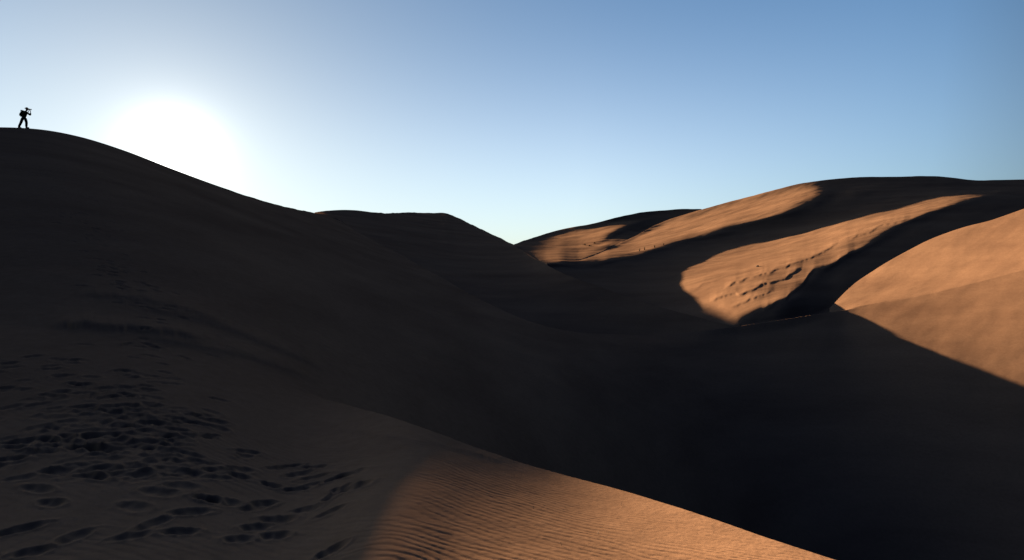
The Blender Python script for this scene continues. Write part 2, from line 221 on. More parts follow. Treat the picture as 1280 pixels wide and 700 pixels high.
38698,38869,39052,39238,39426,39616,39808,40004,40204,40408,38534,38704,38885,39070,39256,39446,39638,39833,40032,40234,38358,38528,38708,38892,
39079,39268,39459,39654,39852,40053,38175,38345,38527,38711,38897,39086,39277,39470,39667,39867,37990,38160,38344,38530,38716,38904,39094,39286,
39482,39681,37811,37983,38168,38355,38543,38731,38920,39110,39303,39500,47055,47404,47747,48075,48384,48692,49081,49561,49941,50094,47103,47515,
47937,48360,48778,49179,49549,49901,50137,50271,47027,47491,47974,48471,48966,49413,49778,50103,50367,50517,46750,47256,47786,48332,48869,49358,
49779,50146,50465,50686,46395,46927,47487,48062,48630,49161,49639,50060,50428,50745,46081,46622,47190,47774,48356,48918,49444,49924,50365,50799,
45803,46350,46921,47511,48108,48704,49289,49854,50392,50923,45532,46098,46690,47307,47943,48600,49281,49994,50760,51607,45245,45839,46464,47123,
47818,48560,49364,50261,51294,52503,44925,45549,46211,46919,47680,48513,49442,50505,51754,53236,44591,45246,45948,46706,47535,48458,49500,50700,
52103,53761,44254,44940,45679,46487,47381,48386,49529,50841,52365,54163,43916,44629,45401,46252,47202,48278,49506,50916,52546,54462,43574,44311,
45115,46007,47011,48155,49469,50988,52756,54828,43237,43970,44771,45661,46663,47806,49120,50644,52432,54578,42918,43624,44392,45242,46197,47282,
48528,49971,51666,53714,42617,43288,44014,44813,45708,46723,47888,49239,50826,52734,42354,42989,43673,44424,45262,46213,47309,48588,50100,51922,
42133,42732,43375,44077,44861,45750,46781,47992,49433,51164,41945,42506,43107,43760,44486,45310,46265,47394,48744,50369,41788,42310,42865,43466,
44129,44876,45739,46757,47978,49452,41658,42137,42645,43189,43781,44441,45192,46065,47106,48360,41549,41985,42444,42929,43451,44021,44653,45368,
46188,47142,41461,41858,42272,42705,43164,43655,44183,44755,45374,46041,41395,41756,42130,42518,42923,43347,43792,44257,44742,45254,41346,41674,
42012,42359,42717,43086,43464,43853,44250,44663,41309,41607,41912,42223,42541,42865,43194,43530,43874,44234,41275,41547,41823,42104,42389,42678,
42971,43271,43580,43903,41244,41492,41743,41997,42254,42514,42779,43051,43333,43625,41216,41440,41668,41897,42129,42365,42606,42854,43110,43377,
41185,41388,41593,41799,42008,42221,42439,42664,42897,43139,41149,41330,41513,41698,41885,42076,42272,42475,42685,42902,41105,41267,41430,41594,
41762,41932,42108,42289,42477,42670,41057,41200,41344,41491,41640,41792,41948,42109,42276,42447,41005,41130,41258,41387,41519,41655,41793,41936,
42082,42232,40948,41058,41170,41285,41402,41521,41644,41769,41897,42028,40887,40984,41083,41184,41287,41393,41500,41610,41721,41834,40822,40909,
40997,41086,41177,41269,41364,41459,41555,41652,40758,40835,40913,40992,41071,41152,41234,41316,41399,41481,40692,40760,40828,40897,40967,41037,
41107,41178,41249,41320,40624,40682,40740,40800,40859,40919,40979,41040,41101,41163,40553,40602,40651,40700,40749,40798,40847,40896,40945,40994,
40484,40523,40563,40602,40641,40680,40718,40756,40792,40825,40418,40448,40479,40510,40540,40571,40600,40629,40657,40678,40350,40374,40398,40421,
40445,40468,40492,40514,40542,40578,44314,44404,44494,44583,44670,44754,44832,44904,44968,45024,45071,45110,45141,45166,45185,45203,45220,45244,
45303,45422,45594,45766,45845,45976,44325,44415,44505,44593,44679,44761,44838,44908,44972,45028,45078,45120,45156,45188,45216,45238,45244,45250,
45269,45366,45484,45616,45725,45885,44302,44393,44485,44574,44660,44743,44821,44893,44959,45019,45073,45121,45164,45203,45238,45268,45283,45285,
45292,45342,45404,45518,45633,45825,44178,44274,44371,44466,44559,44648,44734,44815,44891,44961,45026,45085,45140,45190,45235,45274,45303,45326,
45366,45417,45472,45519,45594,45812,43956,44062,44168,44274,44378,44481,44580,44677,44769,44856,44939,45017,45090,45158,45220,45275,45324,45369,
45418,45468,45536,45598,45654,45894,43683,43807,43932,44057,44182,44306,44429,44549,44666,44779,44888,44992,45091,45184,45270,45348,45418,45486,
45563,45642,45734,45844,46064,46367,43399,43544,43692,43842,43993,44144,44296,44446,44594,44739,44880,45017,45149,45275,45394,45503,45598,45684,
45784,45901,46105,46407,46768,47148,43134,43302,43474,43649,43828,44010,44192,44376,44558,44739,44917,45092,45261,45425,45582,45731,45865,45969,
46104,46384,46742,47169,47619,48059,42898,43086,43279,43477,43681,43889,44101,44315,44530,44746,44961,45174,45382,45585,45780,45968,46141,46270,
46505,46897,47386,47888,48415,48892,42657,42862,43074,43292,43517,43750,43988,44231,44478,44728,44981,45233,45483,45726,45959,46177,46382,46558,
46893,47391,47958,48517,49115,49587,42412,42634,42862,43099,43345,43601,43866,44139,44418,44703,44995,45290,45585,45875,46149,46393,46601,46854,
47285,47859,48456,49042,49633,50027,42168,42406,42651,42905,43171,43451,43744,44049,44363,44686,45018,45361,45709,46052,46379,46679,46933,47194,
47680,48299,48920,49527,50115,50530,41925,42177,42437,42707,42989,43287,43604,43941,44292,44650,45021,45412,45819,46220,46597,46938,47232,47476,
47997,48657,49314,49973,50624,51092,41687,41950,42221,42502,42793,43099,43427,43787,44180,44569,44968,45402,45875,46333,46756,47131,47449,47711,
48178,48839,49536,50240,50942,51393,41450,41721,42002,42291,42586,42890,43215,43577,44023,44457,44870,45355,45888,46398,46863,47273,47616,47875,
48222,48897,49623,50347,51033,51455,41212,41488,41775,42073,42374,42669,42982,43321,43764,44231,44710,45263,45849,46417,46931,47374,47738,48027,
48290,48897,49635,50366,51044,51489,40981,41258,41546,41848,42161,42440,42724,43077,43483,43935,44450,45047,45721,46368,46954,47442,47828,48123,
48346,48851,49584,50329,51018,51465,40768,41042,41325,41618,41927,42205,42490,42817,43212,43675,44219,44851,45551,46286,46952,47487,47892,48177,
48346,48779,49509,50273,50967,51429,40578,40847,41129,41419,41702,41967,42247,42581,42981,43456,44026,44688,45416,46186,46915,47515,47942,48219,
48365,48730,49461,50257,50962,51403,40408,40669,40958,41217,41461,41723,42021,42368,42776,43264,43854,44542,45296,46095,46881,47503,47964,48245,
48374,48658,49428,50261,50970,51403,40265,40522,40757,40987,41223,41503,41815,42177,42596,43092,43697,44404,45179,45997,46807,47440,47952,48261,
48427,48646,49395,50247,50958,51380,40115,40352,40568,40740,41004,41315,41643,42018,42445,42943,43556,44277,45067,45896,46733,47417,47940,48262,
48439,48626,49337,50192,50892,51316,39993,40241,40598,40756,40906,41169,41503,41891,42328,42831,43453,44188,44991,45832,46683,47401,47930,48257,
48438,48598,49278,50130,50812,51209,39920,40203,40585,40725,40860,41072,41428,41852,42316,42810,43401,44158,44976,45825,46685,47415,47936,48259,
48439,48593,49245,50082,50750,51115,39888,40210,40601,40734,40871,41042,41448,41892,42374,42877,43432,44173,45002,45856,46717,47444,47949,48264,
48443,48600,49216,50040,50685,51037,39898,40218,40585,40709,40858,41085,41516,41962,42447,42952,43504,44215,45042,45891,46740,47468,47962,48266,
48436,48587,49174,49982,50612,50971,40014,40336,40676,40795,40930,41134,41560,42028,42511,43020,43565,44250,45072,45910,46741,47459,47965,48271,
48452,48603,49127,49925,50549,50917,40140,40482,40824,40963,41103,41297,41636,42034,42544,43036,43579,44228,45037,45866,46688,47415,47943,48271,
48484,48658,49056,49844,50487,50888,40272,40605,40932,41089,41255,41505,41820,42129,42526,43026,43580,44193,44967,45778,46591,47337,47894,48247,
48498,48731,49058,49746,50382,50856,40438,40743,41037,41212,41425,41699,42014,42362,42703,43078,43625,44207,44921,45709,46505,47245,47808,48206,
48498,48759,49030,49622,50287,50846,40663,40937,41199,41415,41672,41963,42282,42634,42981,43294,43777,44334,44975,45720,46487,47203,47779,48195,
48520,48833,49174,49653,50312,50877,40989,41247,41514,41771,42037,42331,42644,42980,43305,43578,44066,44605,45181,45869,46599,47271,47841,48244,
48571,48910,49356,49846,50415,50903,41401,41655,41923,42190,42453,42746,43048,43371,43665,43930,44422,44917,45440,46081,46773,47397,47931,48321,
48639,48957,49383,49961,50449,50899,41794,42043,42303,42566,42835,43124,43419,43731,44017,44285,44716,45181,45650,46239,46909,47493,48000,48389,
48712,49027,49375,49953,50444,50889,42183,42427,42681,42940,43209,43489,43770,44064,44324,44563,44983,45391,45830,46387,47029,47577,48067,48452,
48786,49117,49485,49966,50434,50883,42564,42804,43052,43307,43568,43835,44104,44382,44640,44867,45178,45557,45967,46504,47120,47646,48114,48499,
48842,49175,49560,49966,50422,50884,42930,43164,43405,43650,43900,44153,44407,44668,44913,45125,45357,45698,46074,46588,47178,47686,48130,48524,
48880,49210,49578,49978,50424,50892,43285,43510,43742,43975,44211,44449,44689,44930,45160,45371,45572,45791,46169,46664,47217,47714,48136,48543,
48911,49245,49598,49997,50443,50916,43635,43850,44069,44288,44509,44730,44951,45168,45388,45591,45773,45932,46282,46743,47264,47742,48172,48584,
48940,49283,49639,50044,50491,50962,43972,44174,44379,44583,44787,44989,45190,45389,45586,45764,45914,46043,46361,46806,47318,47798,48231,48642,
48986,49335,49703,50116,50560,51025,44284,44472,44660,44846,45032,45214,45394,45571,45739,45912,46061,46221,46444,46866,47354,47830,48265,48700,
49062,49404,49779,50193,50631,51083,44558,44731,44901,45070,45236,45400,45562,45722,45882,46053,46209,46354,46519,46910,47365,47830,48252,48723,
49106,49462,49841,50251,50676,51104,44793,44949,45103,45255,45406,45556,45706,45857,46013,46178,46329,46460,46581,46888,47345,47806,48249,48733,
49128,49501,49889,50294,50710,51147,44992,45133,45272,45411,45549,45687,45828,45971,46119,46268,46420,46565,46718,46904,47305,47746,48208,48698,
49138,49518,49902,50293,50687,51091,45162,45289,45415,45541,45669,45798,45930,46065,46203,46345,46490,46652,46810,46963,47192,47612,48076,48561,
49050,49461,49841,50214,50584,50958,45301,45417,45533,45651,45770,45892,46017,46146,46279,46418,46565,46722,46892,47048,47201,47504,47938,48411,
48952,49403,49788,50149,50498,50846,45416,45524,45635,45747,45863,45982,46104,46231,46364,46505,46654,46814,46989,47155,47343,47573,47939,48429,
48970,49426,49814,50164,50496,50823,45529,45633,45741,45852,45966,46084,46208,46337,46473,46617,46771,46934,47108,47297,47517,47755,48043,48502,
49060,49528,49908,50243,50557,50863,45662,45764,45872,45983,46098,46219,46345,46479,46620,46770,46931,47103,47290,47497,47736,47991,48281,48743,
49245,49687,50049,50364,50655,50937,45815,45918,46028,46141,46260,46385,46517,46657,46806,46965,47135,47319,47519,47741,47988,48265,48613,49048,
49492,49882,50209,50496,50761,51018,45990,46096,46209,46326,46451,46582,46722,46870,47027,47195,47375,47569,47783,48019,48284,48591,48952,49353,
49736,50072,50357,50610,50847,51081,46192,46299,46417,46540,46671,46809,46955,47110,47273,47446,47632,47835,48058,48304,48581,48894,49240,49594,
49922,50209,50458,50681,50894,51106,46397,46516,46643,46773,46911,47054,47204,47361,47528,47708,47901,48111,48341,48594,48871,49172,49485,49791,
50070,50315,50530,50726,50915,51105,47052,47171,47298,47429,47569,47715,47870,48034,48207,48390,48584,48789,49005,49231,49465,49699,49926,50136,
50324,50489,50636,50775,50913,51058,48008,48129,48256,48384,48518,48655,48796,48940,49087,49237,49389,49542,49695,49846,49993,50133,50264,50384,
50492,50591,50684,50775,50869,50972,49231,49315,49400,49484,49569,49654,49739,49822,49906,49988,50069,50148,50224,50299,50370,50437,50502,50563,
50621,50677,50733,50786,50840,50901,50362,50388,50414,50440,50465,50490,50515,50539,50563,50586,50609,50631,50653,50674,50695,50716,50736,50756,
50776,50796,50816,50832,50848,50862,50911,50907,50904,50901,50897,50894,50890,50887,50883,50880,50876,50873,50869,50866,50862,50859,50855,50852,
50848,50844,50840,50837,50836,50837,50865,50866,50865,50864,50862,50860,50857,50853,50849,50844,50839,50833,50827,50821,50814,50806,50798,50790,
50781,50773,50763,50754,50744,50735,50479,50505,50529,50551,50571,50588,50604,50617,50627,50635,50640,50643,50645,50645,50643,50640,50635,50630,
50623,50615,50606,50597,50588,50579,50053,50092,50135,50178,50218,50256,50291,50321,50349,50372,50392,50409,50423,50434,50443,50450,50454,50455,
50454,50451,50445,50438,50430,50423,47379,47746,48089,48425,48723,49003,49547,49978,46263,46785,47312,47954,48658,49443,50267,50795,45590,46272,
47061,47952,48927,49989,50962,51598,45547,46395,47356,48399,49494,50612,51599,52167,45767,46748,47814,48919,50031,51126,52002,52435,45808,46874,
48007,49142,50252,51313,52114,52473,45851,46933,48091,49224,50307,51337,52070,52394,46312,47342,48455,49486,50456,51405,52061,52312,47109,47976,
48988,49821,50653,51493,52066,52245,48006,48790,49644,50199,50860,51639,52126,52240,48847,49575,50309,50683,51144,51806,52168,52258,49654,50338,
50852,51167,51486,51958,52234,52365,50596,51061,51373,51630,51875,52206,52407,52604,51325,51626,51815,52015,52205,52424,52617,52780,51791,51994,
52137,52292,52439,52587,52736,52850,52089,52231,52358,52467,52576,52685,52802,52870,52267,52370,52469,52554,52635,52726,52809,52848,52375,52451,
52523,52598,52664,52750,52800,52834,52441,52498,52554,52610,52664,52725,52756,52777,52478,52518,52557,52593,52630,52659,52692,52710,52505,52526,
52541,52556,52570,52583,52595,52606,
]

def cv(pts):
    p = np.array(pts, float); x, y = p[:, 0], p[:, 1]
    h = np.diff(x); d = np.diff(y)/h; m = np.zeros_like(y)
    m[1:-1] = (d[:-1]*h[1:]+d[1:]*h[:-1])/(h[:-1]+h[1:]); m[0] = d[0]; m[-1] = d[-1]
    def g(X):
        X = np.asarray(X, float); k = np.clip(np.searchsorted(x, X)-1, 0, len(x)-2); t = (X-x[k])/h[k]
        e = (t < 0) | (t > 1)
        r = (2*t**3-3*t**2+1)*y[k]+(t**3-2*t*t+t)*h[k]*m[k]+(3*t*t-2*t**3)*y[k+1]+(t**3-t*t)*h[k]*m[k+1]
        lin = np.where(t < 0, y[0]+(X-x[0])*m[0], y[-1]+(X-x[-1])*m[-1])
        return np.where(e, lin, r)
    return g
CV = {k: cv(v) for k, v in CP.items()}

def knots(a, b):
    xs = np.concatenate([np.arange(-240, 360, 24), np.arange(360, 1296, 12), np.arange(1296, 1521, 28)]).astype(float)
    return xs[(xs >= a) & (xs <= b)]
lnY = np.array(DEPTHS, float)/10000.0
LAY = {}; off = 0
for k, (b, t, x0, x1, n) in LY.items():
    xs = knots(x0, x1); m = len(xs)
    LAY[k] = (b, t, x0, x1, xs, lnY[off:off+m*n].reshape(m, n)); off += m*n

def cubic1(xs, V, X):
    """cubic Hermite through rows of V at the knots xs, evaluated at X (clamped)"""
    X = np.clip(X, xs[0], xs[-1]); h = np.diff(xs)[:, None]; d = np.diff(V, axis=0)/h
    m = np.zeros_like(V); m[1:-1] = (d[:-1]*h[1:]+d[1:]*h[:-1])/(h[:-1]+h[1:]); m[0] = d[0]; m[-1] = d[-1]
    k = np.clip(np.searchsorted(xs, X, side='right')-1, 0, len(xs)-2); t = ((X-xs[k])/h[k, 0])[:, None]; hk = h[k]
    return (2*t**3-3*t**2+1)*V[k]+(t**3-2*t*t+t)*hk*m[k]+(3*t*t-2*t**3)*V[k+1]+(t**3-t*t)*hk*m[k+1]

cols = np.concatenate([np.arange(-240, -8, 6), np.arange(-8, 1290, 1.25), np.arange(1290, 1521, 6)])
NC = len(cols)
# rows of the mesh: every crest line keeps one row of vertices of its own
J_NEAR, J_FIRST, J_SIDE, J_FAR, J_LAST, NR = 520, 1020, 1190, 1620, 1680, 1720
VALID = dict(F=(-999, 9999), A=(-999, 9999), D=(1036, 9999), E=(393, 927), M=(669, 9999), H=(641, 878))
prof = {}
for k, (b, t, x0, x1, xs, V) in LAY.items():
    for _ in range(1 if k in 'MH' else 0): V = V.copy(); V[1:-1] = .5*V[1:-1]+.25*(V[:-2]+V[2:])
    nt = V.shape[1]; T = np.linspace(0, 1, 300 if k == 'F' else 160)
    A = cubic1(xs, V, cols)                     # columns x nt
    B = cubic1(np.linspace(0, 1, nt), A.T, T).T  # columns x T
    yb = CV[b](cols)[:, None]; yt = CV[t](cols)[:, None]
    Y = np.exp(B); Z = Y*(350.0-(yb+(yt-yb)*T))/F_PX
    if k == 'D':                                # the tip of this dune is carried on as a plane
        kx = xs[1:5]; kv = V[1:5]; kt = np.linspace(0, 1, nt)
        ky = CV[b](kx)[:, None]+(CV[t](kx)-CV[b](kx))[:, None]*kt; kX = np.repeat(kx[:, None], nt, 1)
        A_ = np.stack([kX.ravel()-1060, ky.ravel()-370, np.ones(kX.size)], 1)
        pl = np.linalg.lstsq(A_, np.exp(-kv.ravel()), rcond=None)[0]
        yy = yb+(yt-yb)*T; Q = pl[0]*(cols[:, None]-1060)+pl[1]*(yy-370)+pl[2]
        wgt = np.clip((cols-1056)/24, 0, 1)[:, None]; wgt = wgt*wgt*(3-2*wgt)
        near_tip = (cols < 1082)[:, None]
        Y = np.where(near_tip, 1/(wgt/Y+(1-wgt)*np.where(near_tip, Q, 1)), Y); Z = Y*(350.0-yy)/F_PX
    prof[k] = (Y, Z)
ZT = np.zeros((NC, NR)); YT = np.zeros((NC, NR)); PROFILE = []
TOP = {k: np.full(NC, np.nan) for k in LAY}
for i, x in enumerate(cols):
    Ys = []; Zs = []
    for k in ('F', 'A', 'D', 'E', 'M', 'H'):
        lo, hi = VALID[k]
        if not (lo <= x <= hi): continue
        
        Y = prof[k][0][i]; Z = prof[k][1][i]
        Y = np.maximum.accumulate(Y); 
        if Ys:
            ya, za = Ys[-1][-1], Zs[-1][-1]
            ok = Y > ya*1.004
            if ok.sum() < 4: continue
            Y = Y[ok]; Z = Z[ok]
            yb_, zb = Y[0], Z[0]
            gap = yb_-ya
            if gap > ya*.012:
                s0 = za/ya - .03; s1 = (Z[3]-Z[0])/max(Y[3]-Y[0], 1e-3); s1 = min(max(s1, .02), .6)
                tt = np.linspace(0, 1, 40)[1:-1]
                zz = (2*tt**3-3*tt**2+1)*za+(tt**3-2*tt*tt+tt)*gap*s0+(3*tt*tt-2*tt**3)*zb+(tt**3-tt*tt)*gap*s1
                Ys.append(ya+gap*tt); Zs.append(zz)
        Ys.append(Y); Zs.append(Z); TOP[k][i] = Y[-1]
    ya, za = Ys[-1][-1], Zs[-1][-1]; 
    d = np.linspace(0, 1, 60)[1:]
    L = max(60.0, (za+14)*3.2)
    Ys.append(ya+L*d); Zs.append(za+(-14-za)*(d*d*(3-2*d))-.0*d)
    Ys.append([1500.]); Zs.append([-14.])
    Yc = np.concatenate(Ys); Zc = np.concatenate(Zs)
    PROFILE.append((Yc, Zc))
def filled(v):
    ok = ~np.isnan(v); return np.interp(cols, cols[ok], v[ok])
side = np.where(np.isnan(TOP['E']), TOP['D'], TOP['E'])
near_, first_ = filled(TOP['F']), filled(TOP['A']); side = np.maximum(filled(side), first_*1.01)
far_ = np.maximum(filled(TOP['M']), side*1.01); last_ = np.maximum(filled(TOP['H']), far_*1.01)
jrow = np.arange(NR)
for i in range(NC):
    jj_, ll_ = [0], [math.log(1.9)]
    for J_, c in ((J_NEAR, near_[i]), (J_FIRST, first_[i]), (J_SIDE, side[i]), (J_FAR, far_[i]), (J_LAST, last_[i])):
        lc = math.log(c); jj_ += [J_-1, J_, J_+1]; ll_ += [lc-.0008, lc, lc+.0008]
    jj_.append(NR-1); ll_.append(math.log(900))
    YT[i] = np.exp(np.interp(jrow, jj_, ll_)); ZT[i] = np.interp(YT[i], *PROFILE[i])
XT = YT*((cols-640.0)/F_PX)[:, None]

def height_at(px, Y):
    i = (np.abs(cols-px)).argmin(); return float(np.interp(Y, YT[i], ZT[i]))
# ------------------------------------------------------------------ fine relief of the sand
rng = np.random.RandomState(7)
PERM = rng.permutation(4096); RND = rng.rand(4096)*2-1
def vnoise(x, y):
    xi = np.floor(x).astype(np.int64); yi = np.floor(y).astype(np.int64); fx = x-xi; fy = y-yi
    fx = fx*fx*fx*(fx*(fx*6-15)+10); fy = fy*fy*fy*(fy*(fy*6-15)+10)
    def h(a, b): return RND[PERM[(PERM[a & 4095]+b) & 4095]]
    return (h(xi, yi)*(1-fx)+h(xi+1, yi)*fx)*(1-fy)+(h(xi, yi+1)*(1-fx)+h(xi+1, yi+1)*fx)*fy
def fbm(x, y, n=4):
    s = 0; a = 1
    for k in range(n): s = s+a*vnoise(x*2**k+13.7*k, y*2**k+5.1*k); a *= .5
    return s
def sstep(a, b, v): t = np.clip((v-a)/(b-a), 0, 1); return t*t*(3-2*t)
PY = 350.0-F_PX*ZT/YT                        # where each point of the dunes appears in height
PX = np.repeat(cols[:, None], NR, 1)
BASE = ZT.copy()
# the low crest in the middle turns over sharply: its near side starts steep
dc = np.clip(YT[:, J_FIRST][:, None]-YT, 0, None)
ZT -= .22*np.minimum(dc, 1.0)*np.exp(-np.maximum(dc-1, 0)/5)*(sstep(870, 930, PX)*(1-sstep(980, 1065, PX)))*(YT < YT[:, J_FIRST][:, None])
db = np.clip(YT-YT[:, J_FIRST][:, None], 0, None)
ZT -= .30*np.minimum(db, .8)*np.exp(-np.maximum(db-.8, 0)/1.5)*(sstep(900, 930, PX)*(1-sstep(1028, 1036, PX)))
# slow undulation of every dune, growing with distance, drawn out along the wind
u1 = XT*.94+YT*.34; u2 = -XT*.34+YT*.94
far = 1-.85*sstep(30, 45, YT)*(1-sstep(60, 75, YT))*(1-sstep(330, 420, PX))
ZT += .010*np.minimum(YT, 220)**.5*.25*fbm(u1/4.1, u2/2.2, 3)*sstep(6, 14, YT)*far
ZT += .0008*YT*fbm(u1/16., u2/9., 3)*sstep(20, 60, YT)*far
ZT += .005*fbm(XT/.9, YT/.7, 3)*(1-sstep(6, 12, YT))
# lines of steep small scarps where the crust has slipped, and soft terraces on the near slope
def scarp(pts, height, width, taper=25, rough=1.5, lo=None, hi=None):
    global ZT
    c = cv(pts); x0, x1 = pts[0][0], pts[-1][0]
    m = (PX > x0-taper) & (PX < x1+taper)
    if lo: m &= (YT > lo) & (YT < hi)
    x = PX[m]; d = c(x)+rough*fbm(x/9.0, x*0+height*50, 3)-PY[m]        # positive above the line
    t = np.clip(np.minimum(x-(x0-taper), x1+taper-x)/taper, 0, 1)
    fall = np.exp(-np.maximum(d, 0)/(width*9))
    ZT[m] += height*t*(1/(1+np.exp(-np.clip(d/width, -30, 30))))*fall
scarp([(385, 538), (430, 540), (500, 549), (560, 560), (620, 576)], .022, 1.5, 30, 1.0, 3, 9)
scarp([(400, 500), (440, 513), (500, 532), (560, 552)], .02, 1.5, 30, .6, 3, 9)
scarp([(200, 392), (255, 404), (300, 419), (330, 432), (380, 452)], .07, 1.6, 30, .6, 9, 60)
scarp([(205, 427), (260, 437), (310, 447), (370, 468)], .06, 1.6, 30, .6, 8, 50)
scarp([(120, 372), (170, 376), (215, 386), (260, 400)], .06, 1.6, 30, 1.6, 9, 60)
scarp([(90, 408), (160, 412), (240, 424)], .10, 1.6, 30, 1.6, 9, 60)
for pts, hgt in (([(913, 358), (932, 348), (951, 344.5), (974, 337), (993, 330), (1009.5, 326), (1040, 307)], .34),
                 ([(895, 375), (904, 371), (923, 368), (939, 363), (958, 355), (974, 351.5), (995, 340)], .34),
                 ([(960, 386), (970, 380), (984, 372.6), (993, 365.6), (1007, 354), (1012, 345), (1033, 335), (1060, 320)], .34),
                 ([(905, 385), (925, 380), (934, 377), (946, 370), (960, 366)], .22),
                 ([(862, 365), (872, 360), (880, 354), (893, 352)], .1),
                 ([(1070, 297), (1086, 290), (1105, 281), (1130, 275)], .22)):
    scarp(pts, hgt*.36, .8, 8, 1.6, 50, 130)
# footprints: trails trodden along the near slope
def spot(px, py):
    i = int(np.abs(cols-px).argmin()); v = (350-BASE[i]/YT[i]*F_PX); j = int(np.argmax(v <= py)); return XT[i, j], YT[i, j]
near_prints = [(310,565),(304,571),(365,583),(346,586),(395,585),(275,588),(300,588),(273,598),(300,597),(375,593),(395,597),(375,612),(392,606),
 (340,608),(440,592),(422,598),(444,609),(428,611),(418,618),(330,630),(318,636),(260,624),(278,628),(385,637),(415,640),(347,650),(320,660),
 (298,675),(345,671),(474,650),(415,688),(480,692),(47,612),(65,630),(255,520),(270,527),(222,537),(215,565),(240,569),(150,562),(155,590),
 (182,592),(210,587),(228,608),(200,616),(168,634),(257,624),(192,654),(226,665),(238,640),(165,671),(95,671),(25,664),(40,691),(20,560),
 (32,566),(115,545),(12,575),(240,519),(262,545),(205,545),(195,530),(180,522),(232,528),(110,560),(60,552),(85,548),(250,530),(275,536)]
prints = [(x, y, 1.0) for x, y in near_prints if not (x > 460)]
for k in range(260):
    q = rng.rand(); 
    x = rng.normal(205-150*q, 26+45*q) if q < .75 else rng.uniform(-30, 300)
    y = 415+150*rng.rand()**.8
    if rng.rand() < .3: y = rng.uniform(545, 600)
    if -60 < x < 300: prints.append((x, y, rng.uniform(.4, .8)))
for k in range(150):                         # the trail goes on up towards the person on the crest
    t = rng.rand()**.7; prints.append((200-150*t+rng.normal(0, 22), 420-235*t, .9))
for (px, py, s) in prints:
    x0, y0 = spot(px, py)
    if y0 > 50: continue
    i0 = int(np.searchsorted(cols, px-.75*F_PX/y0)); i1 = int(np.searchsorted(cols, px+.75*F_PX/y0))
    yr = YT[(i0+i1)//2 if i1 < NC else -1]; j0 = max(int(np.searchsorted(yr, y0-.6)), 0); j1 = int(np.searchsorted(yr, y0+.6))
    if i1-i0 < 3 or j1-j0 < 3: continue
    a = rng.normal(.25, .45); L = .105*rng.uniform(.85, 1.25); Wd = .05*rng.uniform(.9, 1.4)
    dx = XT[i0:i1, j0:j1]-x0; dy = YT[i0:i1, j0:j1]-y0
    p = dx*math.cos(a)+dy*math.sin(a); q = -dx*math.sin(a)+dy*math.cos(a)
    r2 = (p/L)**2+(q/Wd)**2
    dep = .023*s*rng.uniform(.7, 1.2)
    ZT[i0:i1, j0:j1] += -dep*(np.exp(-(((p-.3*L)/(.62*L))**2+(q/Wd)**2)**1.5)+.9*np.exp(-(((p+.68*L)/(.40*L))**2+(q/(.78*Wd))**2)**1.5))+dep*.35*np.exp(-(np.sqrt(r2)-1.5)**2/.12)*(.75+.45*(q > 0)+.5*vnoise(p/.03+px, q/.03+py))
# wind ripples on the near slope
m = YT < 9
x = XT[m]; y = YT[m]
w = (y*.94+x*.34)+.06*fbm(x/.9, y/.6, 2)+.022*fbm(x/.2, y/.12, 2)
ph = w*2*math.pi/.088
rip = np.sin(ph)+.28*np.sin(2*ph+.7)
amp = .0021*(.55+.45*np.clip(fbm(x/1.3+4, y/.7, 2)*1.3, -1, 1))
crest_fade = sstep(2, 26, PY[m]-CV['G'](PX[m]))
amp = amp*(.15+.85*crest_fade)*(1-sstep(6.5, 9, y))
ZT[m] += rip*amp+.0009*fbm(x/.035, y/.03, 2)

co = np.stack([XT, YT, ZT], -1).reshape(-1, 3)
ii, jj = np.meshgrid(np.arange(NC-1), np.arange(NR-1), indexing='ij')
a = (ii*NR+jj).ravel(); quads = np.stack([a, a+NR, a+NR+1, a+1], -1)
me = bpy.data.meshes.new('dunes')
me.vertices.add(len(co)); me.vertices.foreach_set('co', co.ravel().astype(np.float32))
me.loops.add(quads.size); me.loops.foreach_set('vertex_index', quads.ravel().astype(np.int32))
me.polygons.add(len(quads)); me.polygons.foreach_set('loop_start', np.arange(0, quads.size, 4, dtype=np.int32))
me.polygons.foreach_set('loop_total', np.full(len(quads), 4, dtype=np.int32))
me.polygons.foreach_set('use_smooth', np.ones(len(quads), dtype=bool))
me.update(); me.validate()
# ------------------------------------------------------------------ materials
def principled(name, color, rough=.9, spec=.1):
    m = bpy.data.materials.new(name); m.use_nodes = True; b = m.node_tree.nodes['Principled BSDF']
    b.inputs['Base Color'].default_value = (*color, 1); b.inputs['Roughness'].default_value = rough
    b.inputs['Specular IOR Level'].default_value = spec; return m
def cloth(name, a, b_, scale=60):
    m = principled(name, a); t = m.node_tree; n = t.nodes.new('ShaderNodeTexNoise'); n.inputs['Scale'].default_value = scale
    r = t.nodes.new('ShaderNodeValToRGB'); r.color_ramp.elements[0].color = (*a, 1); r.color_ramp.elements[1].color = (*b_, 1)
    t.links.new(n.outputs[0], r.inputs[0]); t.links.new(r.outputs[0], t.nodes['Principled BSDF'].inputs['Base Color']); return m
sand = principled('sand', (.38, .19, .09), 1.0, 0.0); t = sand.node_tree; b = t.nodes['Principled BSDF']
def tn(kind, **kw):
    n = t.nodes.new(kind)
    for k, v in kw.items():
        if k in n.inputs: n.inputs[k].default_value = v
        else: setattr(n, k, v)
    return n
geo = tn('ShaderNodeNewGeometry')
mp = tn('ShaderNodeMapping'); mp.inputs['Rotation'].default_value = (0, 0, .35); mp.inputs['Scale'].default_value = (.03, .11, .5)
t.links.new(geo.outputs['Position'], mp.inputs[0])
n1 = tn('ShaderNodeTexNoise', Scale=1.0, Detail=6.0, Roughness=.6); t.links.new(mp.outputs[0], n1.inputs[0])
r1 = tn('ShaderNodeValToRGB'); e = r1.color_ramp.elements
e[0].position = .32; e[0].color = (.36, .192, .104, 1); e[1].position = .66; e[1].color = (.50, .272, .144, 1)
t.links.new(n1.outputs[0], r1.inputs[0])
